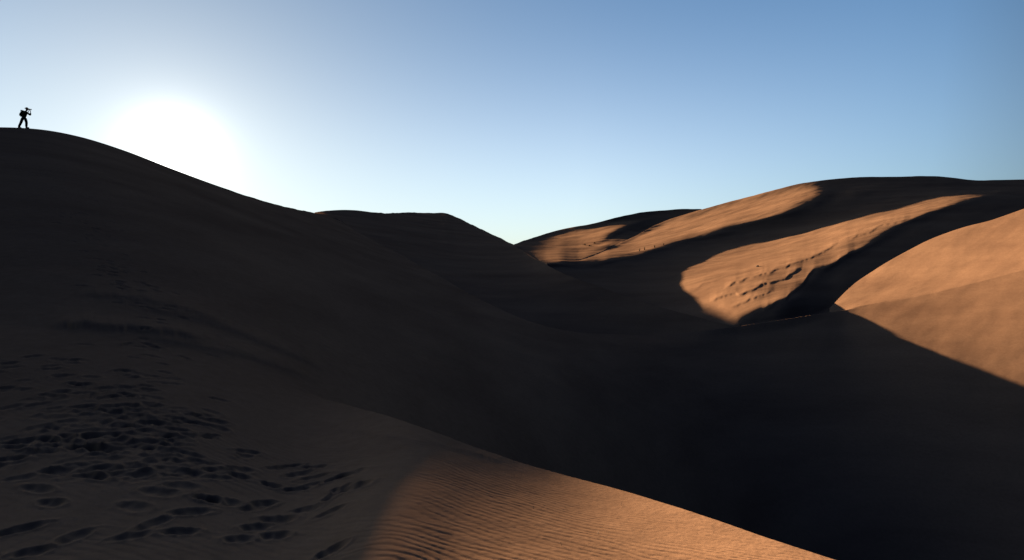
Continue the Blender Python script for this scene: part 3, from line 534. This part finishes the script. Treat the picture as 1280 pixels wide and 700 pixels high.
n2 = tn('ShaderNodeTexNoise', Scale=420.0, Detail=3.0, Roughness=.7); t.links.new(geo.outputs['Position'], n2.inputs[0])
n3 = tn('ShaderNodeTexNoise', Scale=5.0, Detail=8.0, Roughness=.7); t.links.new(geo.outputs['Position'], n3.inputs[0])
mx = tn('ShaderNodeMix', data_type='RGBA', blend_type='MULTIPLY'); mx.inputs[0].default_value = 1
r2 = tn('ShaderNodeValToRGB'); e = r2.color_ramp.elements; e[0].position = .3; e[0].color = (.72, .70, .68, 1); e[1].position = .7; e[1].color = (1.1, 1.1, 1.1, 1)
t.links.new(n2.outputs[0], r2.inputs[0]); t.links.new(r1.outputs[0], mx.inputs[6]); t.links.new(r2.outputs[0], mx.inputs[7])
mx2 = tn('ShaderNodeMix', data_type='RGBA', blend_type='MULTIPLY'); mx2.inputs[0].default_value = 1
r3 = tn('ShaderNodeValToRGB'); e = r3.color_ramp.elements; e[0].position = .3; e[0].color = (.86, .85, .84, 1); e[1].position = .7; e[1].color = (1.06, 1.06, 1.06, 1)
t.links.new(n3.outputs[0], r3.inputs[0]); t.links.new(mx.outputs[2], mx2.inputs[6]); t.links.new(r3.outputs[0], mx2.inputs[7])
t.links.new(mx2.outputs[2], b.inputs['Base Color'])
b1 = tn('ShaderNodeBump', Strength=.5, Distance=.0015); t.links.new(n2.outputs[0], b1.inputs['Height'])
b2 = tn('ShaderNodeBump', Strength=.5, Distance=.008); t.links.new(n3.outputs[0], b2.inputs['Height']); t.links.new(b1.outputs[0], b2.inputs['Normal'])
n4 = tn('ShaderNodeTexNoise', Scale=.9, Detail=7.0, Roughness=.62); t.links.new(geo.outputs['Position'], n4.inputs[0])
b3 = tn('ShaderNodeBump', Strength=.5, Distance=.014); t.links.new(n4.outputs[0], b3.inputs['Height']); t.links.new(b2.outputs[0], b3.inputs['Normal'])
t.links.new(b3.outputs[0], b.inputs['Normal'])
dunes = link('dunes', me, sand); dunes['kind'] = 'structure'
# the desert floor all round, under and far beyond the dunes
import bmesh
bm = bmesh.new(); bmesh.ops.create_circle(bm, cap_ends=True, segments=96, radius=9000)
fm = bpy.data.meshes.new('ground'); bm.to_mesh(fm); bm.free()
ground = link('ground', fm, sand); ground.location = (0, 0, -15.5); ground['kind'] = 'structure'

# ------------------------------------------------------------------ helpers for small things
def skin_mesh(name, pts, edges, radii, sub=2, extra=None):
    """pts joined by edges, one radius (or x,y pair) each, grown into a continuous surface"""
    m0 = bpy.data.meshes.new(name); m0.from_pydata(pts, edges, []); o = bpy.data.objects.new(name, m0); C.objects.link(o)
    md = o.modifiers.new('s', 'SKIN'); md.use_smooth_shade = True
    for i, r in enumerate(radii):
        v = m0.skin_vertices[0].data[i]; v.radius = r if isinstance(r, tuple) else (r, r); v.use_root = (i == 0)
    sd = o.modifiers.new('u', 'SUBSURF'); sd.levels = sub; sd.render_levels = sub
    dg = bpy.context.evaluated_depsgraph_get(); dg.update()
    out = bpy.data.meshes.new_from_object(o.evaluated_get(dg)); bpy.data.objects.remove(o); out.name = name
    bm = bmesh.new(); bm.from_mesh(out)
    if extra: extra(bm)
    for f in bm.faces: f.smooth = True
    bm.to_mesh(out); bm.free(); return out
def ellipsoid(bm, c, r, rot=0, seg=14, power=1.0):
    g = bmesh.ops.create_uvsphere(bm, u_segments=seg, v_segments=seg, radius=1)['verts']
    M = Matrix.Translation(c) @ Matrix.Rotation(rot, 4, 'Y') @ Matrix.Diagonal((*r, 1))
    for v in g:
        p = v.co; v.co = Vector([math.copysign(abs(q)**power, q) for q in p])
    bmesh.ops.transform(bm, matrix=M, verts=g); return g
def cyl(bm, a, b_, r1, r2=None, seg=14):
    a = Vector(a); b_ = Vector(b_); d = b_-a
    g = bmesh.ops.create_cone(bm, cap_ends=True, segments=seg, radius1=r1, radius2=r2 if r2 is not None else r1, depth=d.length)['verts']
    bmesh.ops.transform(bm, matrix=Matrix.Translation((a+b_)/2) @ d.to_track_quat('Z', 'Y').to_matrix().to_4x4(), verts=g); return g
def box(bm, c, s, rot=0, bev=0.0):
    g = bmesh.ops.create_cube(bm, size=1)['verts']
    bmesh.ops.transform(bm, matrix=Matrix.Translation(c) @ Matrix.Rotation(rot, 4, 'Y') @ Matrix.Diagonal((*s, 1)), verts=g)
    if bev: bmesh.ops.bevel(bm, geom=list({e for v in g for e in v.link_edges}), offset=bev, segments=2, affect='EDGES')
def done(name, bm, mat, parent=None, smooth=True):
    m = bpy.data.meshes.new(name)
    for f in bm.faces: f.smooth = smooth
    bm.to_mesh(m); bm.free(); return link(name, m, mat, parent)
def tag(o, label, cat, group=None):
    o['label'] = label; o['category'] = cat
    if group: o['group'] = group

# ------------------------------------------------------------------ the photographer on the crest
def crest_at(px):
    i = int(np.abs(cols-px).argmin()); m = YT[i] < 120
    j = int(np.argmax((ZT[i]/YT[i])[m])); return XT[i, j], YT[i, j], ZT[i, j]
cx, cy, cz = crest_at(29)
def foot_z(dx):
    x, y, z = crest_at(29+dx*F_PX/cy); return z-cz
skin = principled('skin', (.36, .20, .13), .6, .3); shirt_m = cloth('olive_shirt', (.05, .065, .025), (.07, .085, .035))
trouser_m = cloth('trouser_cloth', (.045, .05, .045), (.07, .075, .065)); boot_m = principled('boot_leather', (.03, .022, .018), .6)
hat_m = cloth('felt_hat', (.055, .03, .02), (.08, .045, .03)); pack_m = cloth('pack_nylon', (.02, .026, .02), (.035, .045, .03)); cam_m = principled('camera_body', (.012, .012, .013), .4, .4)
root = bpy.data.objects.new('person', None); C.objects.link(root); root.location = (cx, cy, cz)
tag(root, 'person in brimmed hat on the left dune crest raising a camera towards the sun', 'person')
fr, ff = foot_z(-.30), foot_z(.16)
J = dict(pelvis=(.03, 0, .90), waist=(.06, 0, 1.06), chest=(.12, 0, 1.26), neck=(.20, 0, 1.43), head0=(.25, 0, 1.50), head1=(.275, 0, 1.56),
  hipR=(.02, -.10, .88), kneeR=(-.10, -.13, .48+fr*.5), ankR=(-.30, -.14, .09+fr), toeR=(-.12, -.16, .04+fr),
  hipL=(.05, .10, .88), kneeL=(.15, .12, .48+ff*.5), ankL=(.12, .13, .09+ff), toeL=(.31, .14, .04+ff),
  shR=(.16, -.19, 1.36), elR=(.33, -.22, 1.14), wrR=(.47, -.08, 1.36), haR=(.50, -.05, 1.43),
  shL=(.17, .19, 1.36), elL=(.40, .20, 1.15), wrL=(.55, .06, 1.36), haL=(.59, .02, 1.42))
names = list(J); ix = {k: i for i, k in enumerate(names)}
E_ = [('pelvis','waist'),('waist','chest'),('chest','neck'),('neck','head0'),('head0','head1'),
      ('pelvis','hipR'),('hipR','kneeR'),('kneeR','ankR'),('ankR','toeR'),('pelvis','hipL'),('hipL','kneeL'),('kneeL','ankL'),('ankL','toeL'),
      ('chest','shR'),('shR','elR'),('elR','wrR'),('wrR','haR'),('chest','shL'),('shL','elL'),('elL','wrL'),('wrL','haL')]
RR = dict(pelvis=(.13,.10), waist=(.12,.09), chest=(.15,.11), neck=.055, head0=.06, head1=.07, hipR=.085, kneeR=.058, ankR=.042, toeR=.04,
      hipL=.085, kneeL=.058, ankL=.042, toeL=.04, shR=.06, elR=.042, wrR=.028, haR=.034, shL=.06, elL=.042, wrL=.028, haL=.034)
def head(bm):
    ellipsoid(bm, (.285, 0, 1.60), (.095, .075, .115), -.1)
    ellipsoid(bm, (.385, 0, 1.59), (.022, .014, .022))                   # nose
    ellipsoid(bm, (.365, 0, 1.545), (.012, .024, .008))                  # mouth
    ellipsoid(bm, (.350, 0, 1.505), (.028, .03, .02))                    # chin
    for s in (-1, 1):
        ellipsoid(bm, (.362, s*.032, 1.615), (.012, .014, .009)); ellipsoid(bm, (.275, s*.078, 1.595), (.018, .010, .03))
    for (h, sy, tx) in ((J['haR'], -1, .02), (J['haL'], 1, .03)):         # five bent fingers on each hand
        for k in range(4):
            a = Vector(h)+Vector((-.03+.021*k, 0, .02)); l = (.040, .046, .043, .034)[k]
            b1_ = a+Vector((.004, -sy*.01, l)); b2_ = b1_+Vector((.006, -sy*.028, .014))
            cyl(bm, a, b1_, .009, .008, 8); ellipsoid(bm, b1_, (.0085,)*3, 0, 8); cyl(bm, b1_, b2_, .008, .006, 8)
        a = Vector(h)+Vector((-.03, -sy*.01, -.005)); b1_ = a+Vector((-.03, -sy*.012, .028)); cyl(bm, a, b1_, .011, .009, 8); cyl(bm, b1_, b1_+Vector((.006, -sy*.012, .024)), .009, .007, 8)
body = link('body', skin_mesh('body', [J[k] for k in names], [(ix[a], ix[b_]) for a, b_ in E_], [RR[k] for k in names], 2, head), skin, root)
def sub_skin(name, keys, edges, grow, mat, cut=None, over=None):
    over = over or {}
    P = [over.get(k, J[k]) for k in keys]; ii_ = {k: i for i, k in enumerate(keys)}
    rr = [tuple(v+grow for v in (RR[k] if isinstance(RR[k], tuple) else (RR[k],)*2)) for k in keys]
    return link(name, skin_mesh(name, P, [(ii_[a], ii_[b_]) for a, b_ in edges], rr, 2), mat, root)
sub_skin('shirt', ['waist','pelvis','chest','neck','shR','elR','wrR','shL','elL','wrL'],
   [('pelvis','waist'),('waist','chest'),('chest','neck'),('chest','shR'),('shR','elR'),('elR','wrR'),('chest','shL'),('shL','elL'),('elL','wrL')], .034, shirt_m,
   over=dict(neck=(.185, 0, 1.40), wrR=(.44, -.11, 1.31), wrL=(.52, .09, 1.31)))
sub_skin('trousers', ['pelvis','waist','hipR','kneeR','ankR','hipL','kneeL','ankL'],
   [('waist','pelvis'),('pelvis','hipR'),('hipR','kneeR'),('kneeR','ankR'),('pelvis','hipL'),('hipL','kneeL'),('kneeL','ankL')], .045, trouser_m,
   over=dict(waist=(.05, 0, 1.0)))
for (a, tz) in (('R', fr), ('L', ff)):
    an, to = Vector(J['ank'+a]), Vector(J['toe'+a]); bm = bmesh.new()
    mid = (an+to)/2; ellipsoid(bm, (mid.x, mid.y, .05+tz), (.15, .055, .055), 0, 14, .8); cyl(bm, (an.x, an.y, .03+tz), (an.x+.01, an.y, .17+tz), .062, .056)
    box(bm, (mid.x, mid.y, .008+tz), (.29, .10, .022), 0, .006); done('boot', bm, boot_m, root)
bm = bmesh.new()
ellipsoid(bm, (.275, 0, 1.69), (.105, .09, .085)); g = ellipsoid(bm, (.285, 0, 1.665), (.175, .16, .016)); 
for v in g: v.co.z += .25*abs(v.co.y)*abs(v.co.y)*4
hat = done('hat', bm, hat_m, root)
bm = bmesh.new(); cyl(bm, (.272, 0, 1.66), (.272, 0, 1.69), .103, .1, 20); done('hat_band', bm, pack_m, hat)
# backpack
bm = bmesh.new(); box(bm, (0, 0, 0), (.20, .32, .50), 0, .06); pk = done('backpack', bm, pack_m)
pk.location = (cx-.125, cy, cz+1.20); pk.rotation_euler = (0, .20, 0)
tag(pk, 'dark bulky backpack worn by the person on the dune crest', 'backpack')
bm = bmesh.new(); ellipsoid(bm, (-.02, 0, .27), (.12, .16, .06), 0, 14, .8); done('lid', bm, pack_m, pk)
bm = bmesh.new(); box(bm, (-.125, 0, -.06), (.06, .24, .26), 0, .025); done('pocket', bm, pack_m, pk)
for s in (-1, 1):
    bm = bmesh.new(); pts = [(.09, s*.11, .24), (.20, s*.12, .26), (.29, s*.13, .12), (.27, s*.14, -.08), (.10, s*.14, -.20)]
    for a_, b_ in zip(pts, pts[1:]): cyl(bm, a_, b_, .016, .016, 8)
    done('shoulder_strap', bm, pack_m, pk)
# camera
bm = bmesh.new(); box(bm, (0, 0, 0), (.075, .145, .10), 0, .014); box(bm, (-.005, 0, .062), (.07, .055, .04), 0, .01)
ca = done('camera', bm, cam_m); ca.location = (cx+.47, cy, cz+1.585); ca.rotation_euler = (0, -.03, 0)
tag(ca, 'black camera with lens held up to the eye by the person', 'camera')
bm = bmesh.new(); cyl(bm, (.035, 0, 0), (.13, 0, 0), .040, .040, 20); cyl(bm, (.13, 0, 0), (.19, 0, 0), .043, .047, 20); done('lens', bm, cam_m, ca)

# ------------------------------------------------------------------ small growth and bits on the sand
def surf(px, py):
    i = int(np.abs(cols-px).argmin()); v = 350-ZT[i]/YT[i]*F_PX
    ok = np.where(v <= py)[0]; j = int(ok[0]) if len(ok) else NR-2; return XT[i, j], YT[i, j], ZT[i, j]
leaf_m = cloth('dry_leaves', (.055, .06, .025), (.10, .085, .04), 9); stem_m = principled('dry_stem', (.09, .06, .035)); straw_m = principled('straw', (.55, .42, .24), .5, .3)
def shrub(px, py, h, wd, label, seed):
    r = random.Random(seed); x, y, z = surf(px, py)
    o = bpy.data.objects.new('desert_shrub', None); C.objects.link(o); o.location = (x, y, z-.03)
    tag(o, label, 'shrub')
    bm = bmesh.new(); lf = bmesh.new()
    for k in range(26):
        a = r.uniform(0, 6.283); s = r.uniform(.25, 1); top = Vector((math.cos(a)*wd*.5*s, math.sin(a)*wd*.5*s, h*r.uniform(.5, 1)*(1.1-.5*s)))
        base = Vector((top.x*.15, top.y*.15, 0)); cyl(bm, base, top, .012, .004, 5)
        for q in range(16):
            c = base.lerp(top, r.uniform(.35, 1.05))+Vector((r.gauss(0, .05), r.gauss(0, .05), r.gauss(0, .04))); d = Vector((r.gauss(0, 1), r.gauss(0, 1), r.gauss(0, 1))).normalized()*r.uniform(.03, .06)
            e_ = d.orthogonal().normalized()*.014; vs_ = [lf.verts.new(c-d), lf.verts.new(c+e_), lf.verts.new(c+d), lf.verts.new(c-e_)]; lf.faces.new(vs_)
    done('stems', bm, stem_m, o); done('foliage', lf, leaf_m, o, False)
shrub(731, 306.5, .50, 1.1, 'largest dark shrub on the lit slope of the far centre dune', 1)
shrub(737, 308, .40, .9, 'dark shrub just right of the largest on the far centre dune', 2)
shrub(743, 304.5, .30, .8, 'small dark shrub nearest the shadow tongue on the far centre dune', 3)
def tuft(px, py, h, label, seed):
    r = random.Random(seed); x, y, z = surf(px, py); bm = bmesh.new()
    for k in range(34):
        a = r.uniform(0, 6.283); l = h*r.uniform(.6, 1.1); lean = r.uniform(.1, .6)*l; b0 = Vector((r.gauss(0, .05), r.gauss(0, .05), 0)); w_ = Vector((-math.sin(a), math.cos(a), 0))*.012
        mid = b0+Vector((math.cos(a)*lean*.35, math.sin(a)*lean*.35, l*.6)); tip = b0+Vector((math.cos(a)*lean, math.sin(a)*lean, l))
        v = [bm.verts.new(p) for p in (b0-w_, b0+w_, mid+w_*.7, mid-w_*.7, tip)]; bm.faces.new(v[:4]); bm.faces.new((v[3], v[2], v[4]))
    o = done('grass_tuft', bm, leaf_m, None, False); o.location = (x, y, z-.01); tag(o, label, 'grass tuft')
tuft(800, 314, .75, 'leftmost grass tuft by the lower shadow edge of the far lit dune', 11)
tuft(806, 312.5, .85, 'tallest grass tuft by the lower shadow edge of the far lit dune', 12)
tuft(818, 309.5, .6, 'grass tuft third from the left along the far lit dune edge', 13)
tuft(830, 306.5, .5, 'rightmost tiny grass tuft along the far lit dune edge', 14)
def stone(px, py, r_, label):
    x, y, z = surf(px, py); bm = bmesh.new(); bmesh.ops.create_icosphere(bm, subdivisions=3, radius=r_); r = random.Random(5)
    for v in bm.verts: v.co *= .8+.35*(math.sin(v.co.x*9/r_*.4+1)*math.cos(v.co.y*7/r_*.4)+r.uniform(-.08, .08)); v.co.z *= .6
    o = done('stone', bm, cloth('dark_stone', (.05, .04, .035), (.09, .07, .055), 3), None, False); o.location = (x, y, z+r_*.25); tag(o, label, 'stone')
stone(947, 333.5, .26, 'lone dark stone on the lit oval dune face')
for (px, py, lab, sd) in ((667, 636, 'upper left pale straw bit standing in the rippled foreground sand', 1), (747, 668, 'pale straw bit low on the rippled sand, right of centre', 2),
                          (777, 632, 'pale straw bit closest to the dark crest edge', 3), (702, 682, 'pale straw bit lowest in the rippled sand', 4)):
    x, y, z = surf(px, py); bm = bmesh.new(); r = random.Random(sd)
    p0 = Vector((0, 0, -.004)); p1 = Vector((r.uniform(-.006, .006), .002, .016)); p2 = p1+Vector((r.uniform(-.008, .008), 0, .010))
    cyl(bm, p0, p1, .0018, .0015, 8); cyl(bm, p1, p2, .0015, .0007, 8)
    o = done('dry_straw', bm, straw_m); o.location = (x, y, z); tag(o, lab, 'straw')
# ------------------------------------------------------------------ sky, sun, camera
EXPOSURE = 1.8
SUN_DIR = Vector(((SUN_PX[0]-640)/F_PX, 1, (350-SUN_PX[1])/F_PX)).normalized()
world = bpy.data.worlds.new('World'); scene.world = world; world.use_nodes = True
nt = world.node_tree; N = nt.nodes; bg = N['Background']
def mth(op, a, b=None, c=None, clamp=False):
    n = N.new('ShaderNodeMath'); n.operation = op; n.use_clamp = clamp
    for i, v in enumerate((a, b, c)):
        if v is None: continue
        if isinstance(v, (int, float)): n.inputs[i].default_value = v
        else: nt.links.new(v, n.inputs[i])
    return n.outputs[0]
def vsc(color, fac):
    n = N.new('ShaderNodeVectorMath'); n.operation = 'SCALE'
    if isinstance(color, tuple): n.inputs[0].default_value = color
    else: nt.links.new(color, n.inputs[0])
    if isinstance(fac, (int, float)): n.inputs['Scale'].default_value = fac
    else: nt.links.new(fac, n.inputs['Scale'])
    return n.outputs[0]
def vadd(a, b):
    n = N.new('ShaderNodeVectorMath'); n.operation = 'ADD'
    nt.links.new(a, n.inputs[0]); nt.links.new(b, n.inputs[1]); return n.outputs[0]
sky = N.new('ShaderNodeTexSky'); sky.sky_type = 'NISHITA'; sky.sun_disc = False
sky.sun_elevation = math.asin(SUN_DIR.z); sky.sun_rotation = math.atan2(SUN_DIR.x, SUN_DIR.y)
sky.air_density = 1.0; sky.dust_density = 0.0; sky.ozone_density = 4.0
tc = N.new('ShaderNodeTexCoord')
dot = N.new('ShaderNodeVectorMath'); dot.operation = 'DOT_PRODUCT'
nt.links.new(tc.outputs['Generated'], dot.inputs[0]); dot.inputs[1].default_value = SUN_DIR
cosg = dot.outputs['Value']
theta = mth('MULTIPLY', mth('ARCCOSINE', mth('MINIMUM', cosg, 0.999999)), 57.29578)     # degrees from the sun
sep = N.new('ShaderNodeSeparateXYZ'); nt.links.new(tc.outputs['Generated'], sep.inputs[0])
elev = mth('MULTIPLY', mth('ARCSINE', mth('MAXIMUM', sep.outputs['Z'], 0.0)), 57.29578)
def ex(v, s): return mth('EXPONENT', mth('MULTIPLY', v, -1.0/s))
th2 = mth('MULTIPLY', theta, theta)
K = 20.0                            # the Background strength is 0.05
# the side of the sky away from the sun, and the zenith, are a deeper blue
near = mth('MULTIPLY', mth('MINIMUM', mth('MULTIPLY_ADD', theta, 0.0092, 0.43), 1.0), mth('MULTIPLY_ADD', ex(elev, 7.0), -0.82, 0.99))
rear = mth('MINIMUM', mth('MAXIMUM', mth('MULTIPLY_ADD', cosg, 2.2, 0.1), 0.05), 1.0)
zen = mth('MINIMUM', mth('MAXIMUM', mth('MULTIPLY_ADD', mth('SUBTRACT', elev, 27.0), -0.03, 1.0), 0.2), 1.0)
zb = mth('MINIMUM', mth('MAXIMUM', mth('MULTIPLY_ADD', mth('SUBTRACT', elev, 27.0), -0.02, 1.0), 0.45), 1.0)
rb = mth('MAXIMUM', rear, 0.085)
cmb = N.new('ShaderNodeCombineXYZ')
nt.links.new(mth('MULTIPLY', mth('MULTIPLY', near, rear), mth('MULTIPLY', zen, 0.88)), cmb.inputs[0])
nt.links.new(mth('MULTIPLY', mth('MULTIPLY', near, rear), zen), cmb.inputs[1])
nt.links.new(mth('MULTIPLY', mth('MULTIPLY', near, rb), mth('MULTIPLY', zb, 1.0)), cmb.inputs[2])
vm = N.new('ShaderNodeVectorMath'); vm.operation = 'MULTIPLY'
nt.links.new(sky.outputs[0], vm.inputs[0]); nt.links.new(cmb.outputs[0], vm.inputs[1]); col = vm.outputs[0]
# sunlight scattered by thin dust: a tight glare round the sun, a pale aureole, a pale band low in the sky
col = vadd(col, vsc((1.0, .96, .90), mth('MULTIPLY', ex(theta, 1.0), 7.0*K/3.14)))
col = vadd(col, vsc((1.0, .95, .88), mth('MULTIPLY', ex(theta, 4.0), .34*K/3.14)))
col = vadd(col, vsc((1.0, .94, .72), mth('MULTIPLY', mth('MULTIPLY', ex(theta, 18.0), .40*K/3.14), zen)))
band = mth('MULTIPLY', ex(mth('MULTIPLY', elev, elev), 280.0), mth('MINIMUM', mth('MAXIMUM', mth('MULTIPLY_ADD', cosg, 1.5, -.2), 0.0), 1.0))
col = vadd(col, vsc((1.0, .93, .78), mth('MULTIPLY', band, .50*K/3.14)))
nt.links.new(col, bg.inputs[0]); bg.inputs[1].default_value = 0.05
if True:
    sl = bpy.data.lights.new('sun', 'SUN'); sl.energy = 5.0; sl.angle = math.radians(.6); sl.color = (1.0, .78, .56)
    so = bpy.data.objects.new('sun', sl); C.objects.link(so); so.location = (-40, 60, 40)
    LAMP = Vector(((SUN_PX[0]-640)/F_PX, 1, (350-SUN_PX[1]-2.7)/F_PX)).normalized()
    so.rotation_euler = LAMP.to_track_quat('Z', 'Y').to_euler()
cam = bpy.data.cameras.new('camera'); cam.sensor_width = 36; cam.lens = 36*F_PX/1280
cam.clip_end = 30000; cam.clip_start = .05
cam_ob = bpy.data.objects.new('camera', cam); C.objects.link(cam_ob)
cam_ob.rotation_euler = (math.pi/2, 0, 0); scene.camera = cam_ob
vs = scene.view_settings; vs.view_transform = 'Standard'; vs.look = 'None'; vs.gamma = 1.0
vs.exposure = EXPOSURE; vs.use_curve_mapping = False
scene.cycles.diffuse_bounces = 0
